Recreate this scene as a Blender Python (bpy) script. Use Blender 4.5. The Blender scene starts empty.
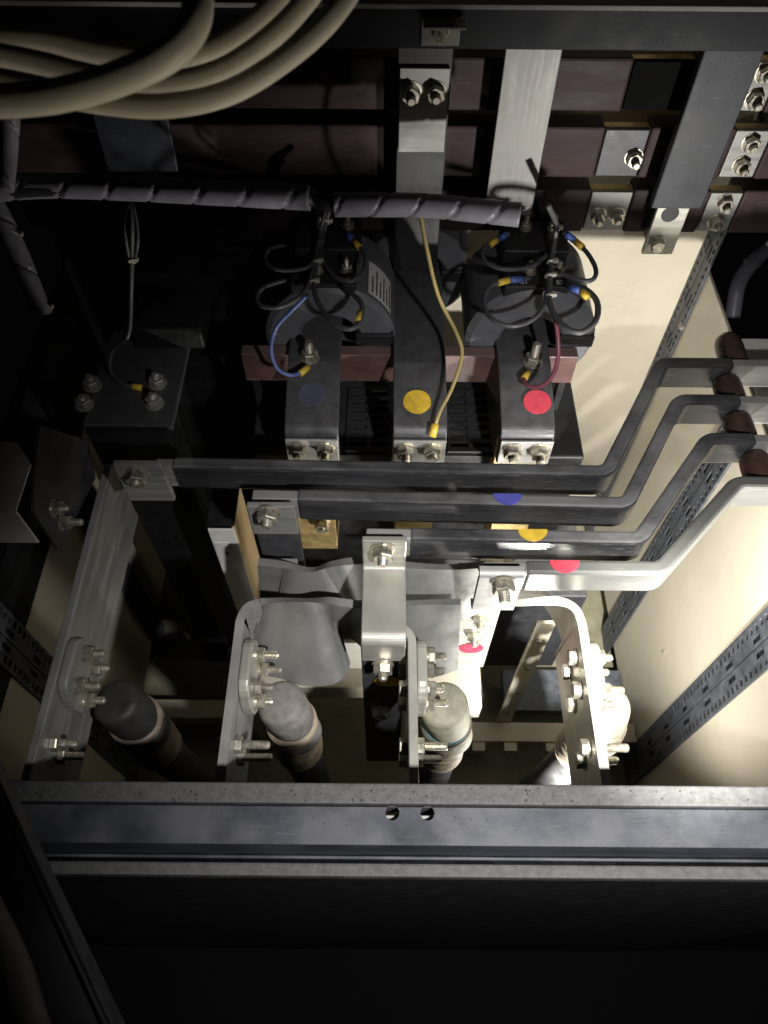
import bpy, bmesh, math, random
from mathutils import Vector, Matrix, noise

random.seed(7)
SC = bpy.context.scene
COL = SC.collection

# ------------------------------------------------------------------ camera
F_PX, U0, V0 = 745.0, 384.0, 512.0
PITCH, ROLL = math.radians(56.6), 0.0082
_c, _s = math.cos(PITCH), math.sin(PITCH)
FWD = Vector((0, _c, -_s)); UP0 = Vector((0, _s, _c)); RT0 = Vector((1, 0, 0))
UPV = UP0 * math.cos(ROLL) - RT0 * math.sin(ROLL)
RTV = RT0 * math.cos(ROLL) + UP0 * math.sin(ROLL)
cam_data = bpy.data.cameras.new('camera')
cam = bpy.data.objects.new('camera', cam_data); COL.objects.link(cam)
cam.matrix_world = Matrix((RTV, UPV, -FWD)).transposed().to_4x4()
cam_data.sensor_fit = 'VERTICAL'; cam_data.sensor_height = 36.0
cam_data.lens = F_PX / 1024.0 * 36.0
cam_data.clip_start = 0.02; cam_data.clip_end = 50
cam_data.dof.use_dof = True; cam_data.dof.focus_distance = 0.74; cam_data.dof.aperture_fstop = 11.0
SC.camera = cam

# ------------------------------------------------------------------ world, lamps, exposure
W = bpy.data.worlds.new('World'); SC.world = W; W.use_nodes = True
W.node_tree.nodes['Background'].inputs[0].default_value = (0.55, 0.6, 0.75, 1)
W.node_tree.nodes['Background'].inputs[1].default_value = 0.0015
SC.view_settings.view_transform = 'Standard'; SC.view_settings.look = 'None'
SC.view_settings.exposure = 0.0; SC.view_settings.gamma = 1.0

def spot(name, loc, target, power, size, blend, radius, col):
    d = bpy.data.lights.new(name, 'SPOT'); d.energy = power; d.spot_size = math.radians(size)
    d.spot_blend = blend; d.shadow_soft_size = radius; d.color = col
    o = bpy.data.objects.new(name, d); COL.objects.link(o); o.location = loc
    o.rotation_euler = (Vector(target) - Vector(loc)).to_track_quat('-Z', 'Y').to_euler()
    return o
# a hand torch held at the right of the opening, pointing down and back into the cubicle
spot('hand_torch_light', (0.21, -0.07, -0.10), (0.19, 0.165, -0.68), 30.0, 93, 1.0, 0.012, (1.0, 0.985, 0.97))
spot('hand_torch_hotspot', (0.21, -0.07, -0.10), (0.235, 0.28, -0.66), 125.0, 25, 1.0, 0.012, (1.0, 1.0, 0.93))   # the same torch's bright core
# a work lamp resting at the right end of the sill, just outside the frame, shining back and left into the cubicle
spot('work_lamp_light', (0.325, 0.145, -0.605), (0.30, 0.60, -0.63), 18.0, 98, 1.0, 0.010, (1.0, 0.97, 0.91))
# added fill lamp with no real source, brightens the cables nearest the camera
spot('cable_fill_light', (0.20, 0.06, -0.32), (-0.08, 0.30, -0.15), 1.0, 50, 1.0, 0.006, (1.0, 0.95, 0.85))
# the second lamp hanging low in the cable bay, below the sill and behind the right plate
spot('bay_lamp_light', (0.215, 0.15, -0.90), (0.21, 0.42, -0.80), 9.5, 156, 1.0, 0.012, (1.0, 0.97, 0.89))

# ------------------------------------------------------------------ pixel -> point on a plane
def ray(u, v):
    return FWD + RTV * ((u - U0) / F_PX) + UPV * ((V0 - v) / F_PX)
def P(u, v, x=None, y=None, z=None):
    d = ray(u, v)
    if z is not None: return d * (z / d.z)
    if y is not None: return d * (y / d.y)
    return d * (x / d.x)

# ------------------------------------------------------------------ materials
MATS = {}
def mat(name, col, rough=0.5, metal=0.0, var=0.25, vscale=60, dust=0.0, dustcol=(0.30, 0.28, 0.25),
        bump=0.15, bscale=400, scratch=0.0, dscale=130, spec=0.5, emit=None, stain=0.0, stretch=(1, 1, 1)):
    m = bpy.data.materials.new(name); m.use_nodes = True
    nt = m.node_tree; N = nt.nodes; L = nt.links
    b = N['Principled BSDF']
    b.inputs['Specular IOR Level'].default_value = spec
    geo = N.new('ShaderNodeNewGeometry')
    mp = N.new('ShaderNodeMapping'); mp.inputs['Scale'].default_value = stretch
    L.new(geo.outputs['Position'], mp.inputs['Vector'])
    def noise_node(scale, detail=5, rough_=0.6):
        n = N.new('ShaderNodeTexNoise'); n.inputs['Scale'].default_value = scale
        n.inputs['Detail'].default_value = detail; n.inputs['Roughness'].default_value = rough_
        L.new(mp.outputs['Vector'], n.inputs['Vector']); return n
    def ramp(src, a, c, lo=0.0, hi=1.0):
        r = N.new('ShaderNodeMapRange'); L.new(src, r.inputs['Value'])
        r.inputs['From Min'].default_value = a; r.inputs['From Max'].default_value = c
        r.inputs['To Min'].default_value = lo; r.inputs['To Max'].default_value = hi
        r.clamp = True; return r.outputs['Result']
    def mix(fac, a, c):
        x = N.new('ShaderNodeMix'); x.data_type = 'RGBA'
        if hasattr(fac, 'node'): L.new(fac, x.inputs[0])
        else: x.inputs[0].default_value = fac
        for s, i in ((a, 6), (c, 7)):
            if hasattr(s, 'node'): L.new(s, x.inputs[i])
            else: x.inputs[i].default_value = (*s, 1)
        return x.outputs[2]
    def math_(op, a, c):
        x = N.new('ShaderNodeMath'); x.operation = op
        for s, i in ((a, 0), (c, 1)):
            if hasattr(s, 'node'): L.new(s, x.inputs[i])
            else: x.inputs[i].default_value = s
        return x.outputs[0]
    n1 = noise_node(vscale)
    f1 = ramp(n1.outputs['Fac'], 0.3, 0.7)
    lo = tuple(max(0, k * (1 - var)) for k in col); hi = tuple(min(1, k * (1 + var)) for k in col)
    c = mix(f1, lo, hi)
    rsock = ramp(n1.outputs['Fac'], 0.3, 0.7, max(0.05, rough - 0.1), min(1, rough + 0.12))
    if stain:
        n3 = noise_node(9, 6, 0.7)
        c = mix(ramp(n3.outputs['Fac'], 0.52, 0.7, 0, stain), c, tuple(k * 0.45 for k in col))
    if scratch:
        n4 = noise_node(900, 2); mp2 = N.new('ShaderNodeMapping'); mp2.inputs['Scale'].default_value = (0.06, 1, 1)
        mp2.inputs['Rotation'].default_value = (0.3, 0.9, 0.5)
        L.new(geo.outputs['Position'], mp2.inputs['Vector']); L.new(mp2.outputs['Vector'], n4.inputs['Vector'])
        c = mix(ramp(n4.outputs['Fac'], 0.62, 0.72, 0, scratch), c, (0.35, 0.34, 0.33))
    if dust:
        sep = N.new('ShaderNodeSeparateXYZ'); L.new(geo.outputs['Normal'], sep.inputs[0])
        n2 = noise_node(dscale, 8 if dscale > 100 else 4, 0.75 if dscale > 100 else 0.55)
        up = ramp(sep.outputs['Z'], 0.35, 0.9)
        df = math_('MULTIPLY', math_('MULTIPLY', up, dust), ramp(n2.outputs['Fac'], 0.30 if dscale > 100 else 0.40, 0.60, 0.35 if dscale > 100 else 0.12, 1.0))
        c = mix(df, c, dustcol)
        r2 = math_('MAXIMUM', rsock, math_('MULTIPLY', df, 0.85)); rsock = r2
        if metal:
            L.new(math_('MULTIPLY', math_('SUBTRACT', 1.0, df), metal), b.inputs['Metallic'])
    if not (dust and metal): b.inputs['Metallic'].default_value = metal
    L.new(c, b.inputs['Base Color']); L.new(rsock, b.inputs['Roughness'])
    if bump:
        nb = noise_node(bscale, 6, 0.7)
        bp = N.new('ShaderNodeBump'); bp.inputs['Strength'].default_value = bump; bp.inputs['Distance'].default_value = 0.001
        L.new(nb.outputs['Fac'], bp.inputs['Height']); L.new(bp.outputs['Normal'], b.inputs['Normal'])
    MATS[name] = m; return m

mat('cream_paint', (0.60, 0.545, 0.43), 0.42, var=0.05, vscale=9, bump=0.10, bscale=160, stain=0.25, scratch=0.30, dust=0.2)
mat('white_paint', (0.72, 0.70, 0.66), 0.4, var=0.06, dust=0.25)
mat('floor_paint', (0.24, 0.22, 0.14), 0.6, var=0.3, vscale=20, dust=0.4, dustcol=(0.12, 0.11, 0.075), stain=0.6)
mat('galvanised', (0.10, 0.108, 0.125), 0.5, 0.35, var=0.35, vscale=90, bump=0.2)
mat('bare_metal', (0.47, 0.455, 0.40), 0.40, 0.5, var=0.20, vscale=38, stretch=(0.35, 0.35, 3.5), dust=0.2, dustcol=(0.46, 0.44, 0.39), scratch=0.22, stain=0.25, bump=0.1)
mat('brushed_metal', (0.22, 0.215, 0.205), 0.5, 0.4, var=0.35, vscale=45, stretch=(6, 1, 0.5), scratch=0.3)
mat('tin_dull', (0.33, 0.325, 0.31), 0.48, 0.4, var=0.25, vscale=38, stretch=(0.35, 0.35, 3.5), dust=0.3, dustcol=(0.36, 0.34, 0.31), stain=0.35, scratch=0.15, bump=0.1)
mat('zinc_dull', (0.36, 0.33, 0.27), 0.5, 0.6, var=0.45, vscale=160, stain=0.6, bump=0.2)
mat('ground_black', (0.004, 0.004, 0.004), 0.9, var=0.3, spec=0.1)  # near-zero albedo makes the surfaces it covers look unlit
mat('zinc', (0.62, 0.58, 0.48), 0.33, 0.8, var=0.25, vscale=200, bump=0.1)
mat('sleeve_black', (0.028, 0.028, 0.031), 0.30, var=0.35, vscale=26, stretch=(0.3, 0.5, 2.0), dust=0.5, dustcol=(0.27, 0.265, 0.26), dscale=28, scratch=0.3, bump=0.12, bscale=90)
mat('sleeve_pale', (0.085, 0.085, 0.08), 0.36, var=0.2, vscale=26, stretch=(0.3, 0.5, 2.0), dust=0.35, dustcol=(0.17, 0.17, 0.155), dscale=28, scratch=0.15, bump=0.12, bscale=90)
mat('black_plastic', (0.016, 0.016, 0.017), 0.45, var=0.3, dust=0.25, dustcol=(0.06, 0.06, 0.06))
mat('black_paint', (0.010, 0.010, 0.011), 0.55, var=0.4, dust=0.2, dustcol=(0.03, 0.028, 0.026), spec=0.3)
mat('dark_plate', (0.06, 0.06, 0.066), 0.45, 0.2, var=0.3, dust=0.3, dustcol=(0.14, 0.13, 0.12), scratch=0.1)
mat('blue_black', (0.028, 0.031, 0.040), 0.5, var=0.45, vscale=25, dust=0.8, dustcol=(0.085, 0.085, 0.094), dscale=22, scratch=0.12, stain=0.4)
mat('sill_dust', (0.035, 0.035, 0.038), 0.8, var=0.4, dust=0.95, dustcol=(0.115, 0.112, 0.11), dscale=160, bump=1.0, bscale=450, spec=0.3)
mat('resin_grey', (0.125, 0.128, 0.142), 0.42, var=0.2, vscale=30, dust=0.35, dustcol=(0.12, 0.12, 0.125), dscale=40, scratch=0.08)
mat('maroon', (0.040, 0.022, 0.024), 0.6, spec=0.25, var=0.45, vscale=22, stretch=(0.6, 1, 2.5), dust=0.3, dustcol=(0.12, 0.10, 0.09), scratch=0.12, stain=0.3, bump=0.2, bscale=60)
mat('bakelite', (0.105, 0.055, 0.052), 0.45, var=0.25, vscale=40, dust=0.3, dustcol=(0.26, 0.20, 0.18), scratch=0.1)
mat('insulator_brown', (0.045, 0.022, 0.016), 0.35, var=0.4, dust=0.2, dustcol=(0.12, 0.09, 0.07))
mat('brass', (0.60, 0.44, 0.20), 0.42, 0.6, var=0.3, vscale=80, scratch=0.2)
mat('plywood', (0.50, 0.37, 0.20), 0.6, var=0.2, vscale=30, stretch=(1, 1, 0.1))
mat('cable_cream', (0.72, 0.64, 0.48), 0.5, var=0.10, vscale=30, dust=0.15, bump=0.1, stain=0.25)
mat('cable_black', (0.03, 0.03, 0.032), 0.45, var=0.3, dust=0.35, dustcol=(0.16, 0.155, 0.14))
mat('cable_boot', (0.022, 0.021, 0.020), 0.6, var=0.3, dust=0.4, dustcol=(0.07, 0.06, 0.05), dscale=40, bump=0.4, bscale=80)
mat('strap_shaded', (0.29, 0.288, 0.275), 0.36, 0.5, var=0.12, vscale=40, dust=0.2, dustcol=(0.34, 0.33, 0.30), stain=0.1, scratch=0.18, bump=0.06)  # duller tin with the shade of the twisted bars in its colour
mat('lug_grey', (0.20, 0.19, 0.17), 0.7, 0.0, var=0.4, vscale=60, stain=0.7, dust=0.35, dscale=90, bump=0.6, bscale=120, scratch=0.25)
mat('lug_cream', (0.30, 0.285, 0.21), 0.7, 0.0, var=0.35, vscale=60, stain=0.6, dust=0.2, dscale=90, bump=0.6, bscale=120, scratch=0.2)
mat('tape_cyan', (0.12, 0.20, 0.21), 0.4)
mat('tape_tan', (0.34, 0.27, 0.18), 0.6, var=0.45, vscale=50, dust=0.3, bump=0.6, bscale=120, stain=0.5)
mat('cable_tape', (0.17, 0.135, 0.10), 0.6, var=0.4, dust=0.4, bump=0.5, bscale=120)
mat('spiral_wrap', (0.24, 0.23, 0.27), 0.4, var=0.15, dust=0.2)
mat('wire_grey', (0.075, 0.075, 0.08), 0.45, var=0.2)
mat('wire_blue', (0.10, 0.14, 0.36), 0.4, var=0.15)
mat('wire_yellow', (0.48, 0.36, 0.14), 0.45, var=0.15)
mat('wire_red', (0.30, 0.09, 0.13), 0.4, var=0.15)
mat('crimp_yellow', (0.75, 0.50, 0.06), 0.35, var=0.1)
mat('crimp_blue', (0.07, 0.13, 0.42), 0.35, var=0.1)
mat('tie_white', (0.42, 0.40, 0.35), 0.45, var=0.15)
mat('dot_red', (0.62, 0.035, 0.07), 0.35, var=0.2, vscale=120, bump=0.35, bscale=140, stain=0.3, dust=0.15)
mat('dot_yellow', (0.72, 0.46, 0.02), 0.35, var=0.2, vscale=120, bump=0.35, bscale=140, stain=0.3, dust=0.15)
mat('dot_blue', (0.05, 0.06, 0.36), 0.35, var=0.2, vscale=120, bump=0.35, bscale=140, stain=0.3, dust=0.15)
mat('dot_faded', (0.07, 0.075, 0.11), 0.5, var=0.12, bump=0.05)
mat('print_white', (0.6, 0.6, 0.58), 0.5, var=0.1)
mat('paper_white', (0.66, 0.65, 0.62), 0.6, var=0.1)
mat('print_dark', (0.08, 0.08, 0.09), 0.6, var=0.1)
mat('hose_mauve', (0.15, 0.115, 0.125), 0.6, var=0.2, vscale=25, stain=0.3)

# ------------------------------------------------------------------ mesh helpers
LOC = {}          # object name -> world location (all parents are unrotated unless a bolt)
def bevel(o, w=0.0008, seg=2):
    md = o.modifiers.new('bevel', 'BEVEL'); md.width = w; md.segments = seg; md.limit_method = 'ANGLE'
    md.angle_limit = math.radians(40); md.harden_normals = False
def link(name, me, loc, parent, m, smooth=False):
    if m: 
        me.materials.clear(); me.materials.append(MATS[m])
    if smooth:
        me.polygons.foreach_set('use_smooth', [True] * len(me.polygons))
    o = bpy.data.objects.new(name, me); COL.objects.link(o)
    loc = Vector(loc); LOC[o.name] = loc
    if parent is not None:
        o.parent = parent; o.location = loc - LOC[parent.name]
    else: o.location = loc
    return o
def mesh(name, verts, faces, m, parent=None, bv=0.0, smooth=False, origin=None):
    verts = [Vector(v) for v in verts]
    if origin is None:
        lo = Vector([min(v[i] for v in verts) for i in range(3)]); hi = Vector([max(v[i] for v in verts) for i in range(3)])
        origin = (lo + hi) / 2
    me = bpy.data.meshes.new(name)
    me.from_pydata([v - origin for v in verts], [], faces); me.update()
    bm = bmesh.new(); bm.from_mesh(me); bmesh.ops.recalc_face_normals(bm, faces=bm.faces); bm.to_mesh(me); bm.free()
    o = link(name, me, origin, parent, m, smooth)
    if bv: bevel(o, bv)
    return o
def empty(name, loc, parent=None):
    o = bpy.data.objects.new(name, None); COL.objects.link(o); o.empty_display_size = 0.02
    LOC[o.name] = Vector(loc)
    o.location = Vector(loc) - (LOC[parent.name] if parent else Vector()); o.parent = parent
    return o
def tag(o, label, cat, group=None):
    o['label'] = label; o['category'] = cat
    if group: o['group'] = group
    return o
def structure(o): o['kind'] = 'structure'; return o

BOXF = [(0, 1, 2, 3), (7, 6, 5, 4), (0, 4, 5, 1), (1, 5, 6, 2), (2, 6, 7, 3), (3, 7, 4, 0)]
def boxv(x0, x1, y0, y1, z0, z1):
    return [(x0, y0, z0), (x1, y0, z0), (x1, y1, z0), (x0, y1, z0), (x0, y0, z1), (x1, y0, z1), (x1, y1, z1), (x0, y1, z1)]
def box(name, x0, x1, y0, y1, z0, z1, m, parent=None, bv=0.001):
    return mesh(name, boxv(x0, x1, y0, y1, z0, z1), BOXF, m, parent, bv)
def boxes(name, lst, m, parent=None, bv=0.0):
    vs, fs = [], []
    for b in lst:
        n = len(vs); vs += boxv(*b); fs += [tuple(i + n for i in f) for f in BOXF]
    return mesh(name, vs, fs, m, parent, bv)
def prism(name, pts, vec, m, parent=None, bv=0.0008):
    pts = [Vector(p) for p in pts]; vec = Vector(vec); n = len(pts)
    vs = pts + [p + vec for p in pts]
    fs = [tuple(range(n)), tuple(range(2 * n - 1, n - 1, -1))] + [(i, (i + 1) % n, n + (i + 1) % n, n + i) for i in range(n)]
    return mesh(name, vs, fs, m, parent, bv)
def fillet(pts, r, seg=7):
    pts = [Vector(p) for p in pts]; out = [pts[0]]
    for a, b, c in zip(pts, pts[1:], pts[2:]):
        d1 = (a - b); d2 = (c - b); l1, l2 = d1.length, d2.length; d1 /= l1; d2 /= l2
        ang = d1.angle(d2)
        if ang > math.radians(176) or r <= 0: out.append(b); continue
        t = min(r / math.tan(ang / 2), 0.48 * l1, 0.48 * l2); rr = t * math.tan(ang / 2)
        ctr = b + (d1 + d2).normalized() * (rr / math.sin(ang / 2))
        p0 = b + d1 * t - ctr; p1 = b + d2 * t - ctr; tot = p0.angle(p1)
        for k in range(seg + 1):
            s = k / seg
            v = (p0 * math.sin((1 - s) * tot) + p1 * math.sin(s * tot)) / math.sin(tot)
            out.append(ctr + v)
    out.append(pts[-1]); return out
def ribbon(name, pts, axis, lo, hi, thick, m, parent=None, r=0.012, bv=0.0012, lofun=None):
    """flat bar: centre line pts (planar), spread from lo to hi along axis, thick across"""
    pts = fillet(pts, r); axis = Vector(axis).normalized(); L, R = [], []
    for i, p in enumerate(pts):
        if i == 0: nrm = axis.cross(pts[1] - p).normalized(); k = 1
        elif i == len(pts) - 1: nrm = axis.cross(p - pts[i - 1]).normalized(); k = 1
        else:
            n1 = axis.cross(p - pts[i - 1]).normalized(); n2 = axis.cross(pts[i + 1] - p).normalized()
            nrm = (n1 + n2).normalized(); k = 1 / max(0.4, nrm.dot(n1))
        L.append(p + nrm * thick / 2 * k); R.append(p - nrm * thick / 2 * k)
    n = len(pts); vs = []
    for off in (lo, hi):
        vs += [p + axis * (lofun(p) if lofun and off == lo else off) for p in L] + [p + axis * (lofun(p) if lofun and off == lo else off) for p in R]
    fs = []
    for i in range(n - 1):
        a, b = i, i + 1
        fs += [(a, b, n + b, n + a), (2 * n + a, 3 * n + a, 3 * n + b, 2 * n + b),
               (a, 2 * n + a, 2 * n + b, b), (n + a, n + b, 3 * n + b, 3 * n + a)]
    for i in (0, n - 1): fs.append((i, n + i, 3 * n + i, 2 * n + i))
    o = mesh(name, vs, fs, m, parent)
    bevel(o, bv); return o
def loft(name, secs, w, t, m, parent, sub=6):
    """flat bar lofted through sections (top edge point, width direction); twists smoothly between them"""
    tops = spline([q[0] for q in secs], sub); wds = [v.normalized() for v in spline([q[1] for q in secs], sub)]
    vs, fs, n = [], [], len(tops)
    for i in range(n):
        tg = (tops[min(i + 1, n - 1)] - tops[max(i - 1, 0)]).normalized(); wd = (wds[i] - tg * wds[i].dot(tg)).normalized()
        nm = tg.cross(wd) * (t / 2); bot = tops[i] - wd * w
        vs += [tops[i] + nm, tops[i] - nm, bot - nm, bot + nm]
    for i in range(n - 1):
        for k in range(4):
            k2 = (k + 1) % 4; fs.append((4 * i + k, 4 * i + k2, 4 * i + 4 + k2, 4 * i + 4 + k))
    fs += [(0, 1, 2, 3), tuple(4 * n - 4 + k for k in (3, 2, 1, 0))]
    o = mesh(name, vs, fs, m, parent, smooth=True); md = o.modifiers.new('split', 'EDGE_SPLIT'); md.split_angle = math.radians(50)
    bevel(o, 0.0012); return o
def spline(pts, sub=8):
    pts = [Vector(p) for p in pts]; q = [2 * pts[0] - pts[1]] + pts + [2 * pts[-1] - pts[-2]]; out = []
    for i in range(1, len(q) - 2):
        a, b, c, d = q[i - 1:i + 3]
        for k in range(sub):
            t = k / sub
            out.append(0.5 * ((2 * b) + (c - a) * t + (2 * a - 5 * b + 4 * c - d) * t * t + (3 * b - a - 3 * c + d) * t ** 3))
    out.append(pts[-1]); return out
def tube(name, pts, r, m, parent=None, n=12, sub=8, rfun=None, smooth_path=True):
    c = spline(pts, sub) if smooth_path else [Vector(p) for p in pts]
    vs, fs = [], []; t = (c[1] - c[0]).normalized()
    ref = Vector((0, 0, 1)) if abs(t.z) < 0.8 else Vector((1, 0, 0))
    nx = t.cross(ref).normalized(); s = 0.0
    for i, p in enumerate(c):
        if i: s += (p - c[i - 1]).length
        tt = (c[min(i + 1, len(c) - 1)] - c[max(i - 1, 0)]).normalized()
        nx = (nx - tt * nx.dot(tt)).normalized(); ny = tt.cross(nx)
        for k in range(n):
            a = 2 * math.pi * k / n
            rr = rfun(s, a) if rfun else r
            vs.append(p + (nx * math.cos(a) + ny * math.sin(a)) * rr)
    for i in range(len(c) - 1):
        for k in range(n):
            k2 = (k + 1) % n
            fs.append((i * n + k, i * n + k2, (i + 1) * n + k2, (i + 1) * n + k))
    fs.append(tuple(range(n - 1, -1, -1))); fs.append(tuple(range((len(c) - 1) * n, len(c) * n)))
    return mesh(name, vs, fs, m, parent, smooth=True)
def lathe_data(prof, n=20):
    vs, fs = [], []
    for r, z in prof:
        for k in range(n):
            a = 2 * math.pi * k / n; vs.append(Vector((r * math.cos(a), r * math.sin(a), z)))
    for i in range(len(prof) - 1):
        for k in range(n):
            k2 = (k + 1) % n; fs.append((i * n + k, i * n + k2, (i + 1) * n + k2, (i + 1) * n + k))
    fs.append(tuple(range(n - 1, -1, -1))); fs.append(tuple(range((len(prof) - 1) * n, len(prof) * n)))
    return vs, fs
def lathe(name, prof, base, axis, m, parent=None, n=28, smooth=False, bv=0.0):
    vs, fs = lathe_data(prof, n); rot = Vector((0, 0, 1)).rotation_difference(Vector(axis)).to_matrix(); b = Vector(base)
    o = mesh(name, [rot @ v + b for v in vs], fs, m, parent, smooth=False)
    o.data.polygons.foreach_set('use_smooth', [len(p.vertices) == 4 for p in o.data.polygons])
    if bv: bevel(o, bv)
    return o

# ---- bolts: shared meshes, one bolt = stud with a nut and a washer as sub-parts
BCACHE = {}
def shared(key, vs, fs, m, smooth4=False):
    if key in BCACHE: return BCACHE[key]
    me = bpy.data.meshes.new(key[0]); me.from_pydata([tuple(v) for v in vs], [], fs); me.update()
    bm = bmesh.new(); bm.from_mesh(me); bmesh.ops.recalc_face_normals(bm, faces=bm.faces); bm.to_mesh(me); bm.free()
    me.materials.append(MATS[m]); BCACHE[key] = me; return me
def hex_me(af, h, m, dome=False):
    r = af / 2 / math.cos(math.pi / 6)
    prof = [(r * 0.93, 0), (r, h * 0.10), (r, h * 0.86), (r * 0.90, h)]
    vs, fs = [], []
    for rr, z in prof:
        for k in range(6):
            a = math.pi / 3 * k; vs.append((rr * math.cos(a), rr * math.sin(a), z))
    for i in range(3):
        for k in range(6):
            k2 = (k + 1) % 6; fs.append((i * 6 + k, i * 6 + k2, (i + 1) * 6 + k2, (i + 1) * 6 + k))
    fs += [tuple(range(5, -1, -1)), tuple(range(18, 24))]
    return shared(('nut', af, h, m), vs, fs, m)
def bolt(parent, pos, axis, d=0.008, stud=0.016, m='zinc', washer=True, head=False):
    """axis points out of the surface; pos on the surface"""
    if m == 'zinc' and random.random() < 0.4: m = 'zinc_dull'
    if not head: stud *= random.choice((0.85, 1.0, 1.0, 1.15))
    axis = Vector(axis).normalized(); af = d * 1.7; wz = 0.0022 if washer else 0.0; nh = d * (0.68 if head else 0.85)
    prof = [(d * 0.40, -0.002)]
    if not head:
        z = 0.0
        while z < stud - d * 0.15:
            prof += [(d * 0.5, z), (d * 0.43, z + d * 0.075)]; z += d * 0.15
        prof += [(d * 0.34, stud)]
    else: prof += [(d * 0.5, 0.0), (d * 0.5, wz + nh * 0.9)]
    vs, fs = lathe_data(prof, 12)
    me = shared(('stud', d, stud, head, m), vs, fs, m)
    o = bpy.data.objects.new('bolt', me); COL.objects.link(o); o.parent = parent
    q = Vector((0, 0, 1)).rotation_difference(axis) @ Matrix.Rotation(random.uniform(0, 1), 3, 'Z').to_quaternion()
    o.rotation_mode = 'QUATERNION'; o.rotation_quaternion = q; o.location = Vector(pos) - LOC[parent.name]
    nu = bpy.data.objects.new('bolt_head' if head else 'nut', hex_me(af, nh, m)); COL.objects.link(nu); nu.parent = o; nu.location = (0, 0, wz)
    if washer:
        vs, fs = lathe_data([(d * 1.12, 0), (d * 1.12, wz * 0.5), (d * 0.95, wz * 0.55), (d * 0.95, wz)], 20)
        wa = bpy.data.objects.new('washer', shared(('washer', d, m), vs, fs, m)); COL.objects.link(wa); wa.parent = o
    return o
def disc(name, c, nrm, r, m, parent, cut=None, t=0.0009, n=36):
    """thin round sticker; cut=(dir, dist) keeps the part with dot(dir) <= dist"""
    nrm = Vector(nrm).normalized(); a = Vector((1, 0, 0)); a = (a - nrm * a.dot(nrm)).normalized(); b = nrm.cross(a)
    pts = []
    for k in range(n):
        t_ = 2 * math.pi * k / n; p = (a * math.cos(t_) + b * math.sin(t_) * 0.97) * r * (1 + 0.02 * math.sin(2 * t_ + r * 4000) + 0.012 * math.sin(5 * t_ + nrm.z * 3))
        if cut and p.dot(cut[0]) > cut[1]: p -= cut[0] * (p.dot(cut[0]) - cut[1])
        pts.append(Vector(c) + p)
    return prism(name, pts, nrm * t, m, parent, bv=0)
def text(name, s, pos, xdir, ydir, size, m, parent):
    cu = bpy.data.curves.new('lettering', 'FONT'); cu.body = s; cu.size = size; cu.extrude = 0.0002
    cu.align_x = 'CENTER'; cu.align_y = 'CENTER'
    t = bpy.data.objects.new('lettering', cu); COL.objects.link(t)
    me = bpy.data.meshes.new_from_object(t.evaluated_get(bpy.context.evaluated_depsgraph_get()))
    bpy.data.objects.remove(t)
    x = Vector(xdir).normalized(); y = Vector(ydir).normalized(); zz = x.cross(y)
    me.transform(Matrix((x, y, zz)).transposed().to_4x4())
    return link(name, me, pos, parent, m)

# ================================================================== SETTING: the cubicle shell
XR = 0.40
structure(box('floor', -0.425, 0.425, 0.081, 0.86, -1.27, -1.25, 'floor_paint'))
structure(box('back_wall', 0.00, 0.42, 0.80, 0.806, -1.25, -0.20, 'cream_paint'))
structure(box('shaded_back_wall', -0.42, -0.0005, 0.80, 0.806, -1.25, -0.20, 'black_paint'))  # left part of the back wall, blackened for the shadow there
structure(box('ground', -1.2, 1.2, -1.2, 0.079, -1.50, -1.45, 'ground_black'))
rw = structure(box('right_wall', XR, XR + 0.004, 0.10, 0.798, -1.205, -0.607, 'cream_paint'))
box('flange', XR + 0.005, XR + 0.05, 0.50, 0.645, -0.611, -0.607, 'white_paint', rw)
lw = structure(box('left_wall', -XR - 0.004, -XR, 0.10, 0.798, -1.205, -0.77, 'cream_paint'))
box('shaded_upper_panel', -XR - 0.004, -XR, 0.10, 0.798, -0.7695, -0.607, 'black_paint', lw)  # black puts the darkness of the upper left wall into its colour

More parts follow.
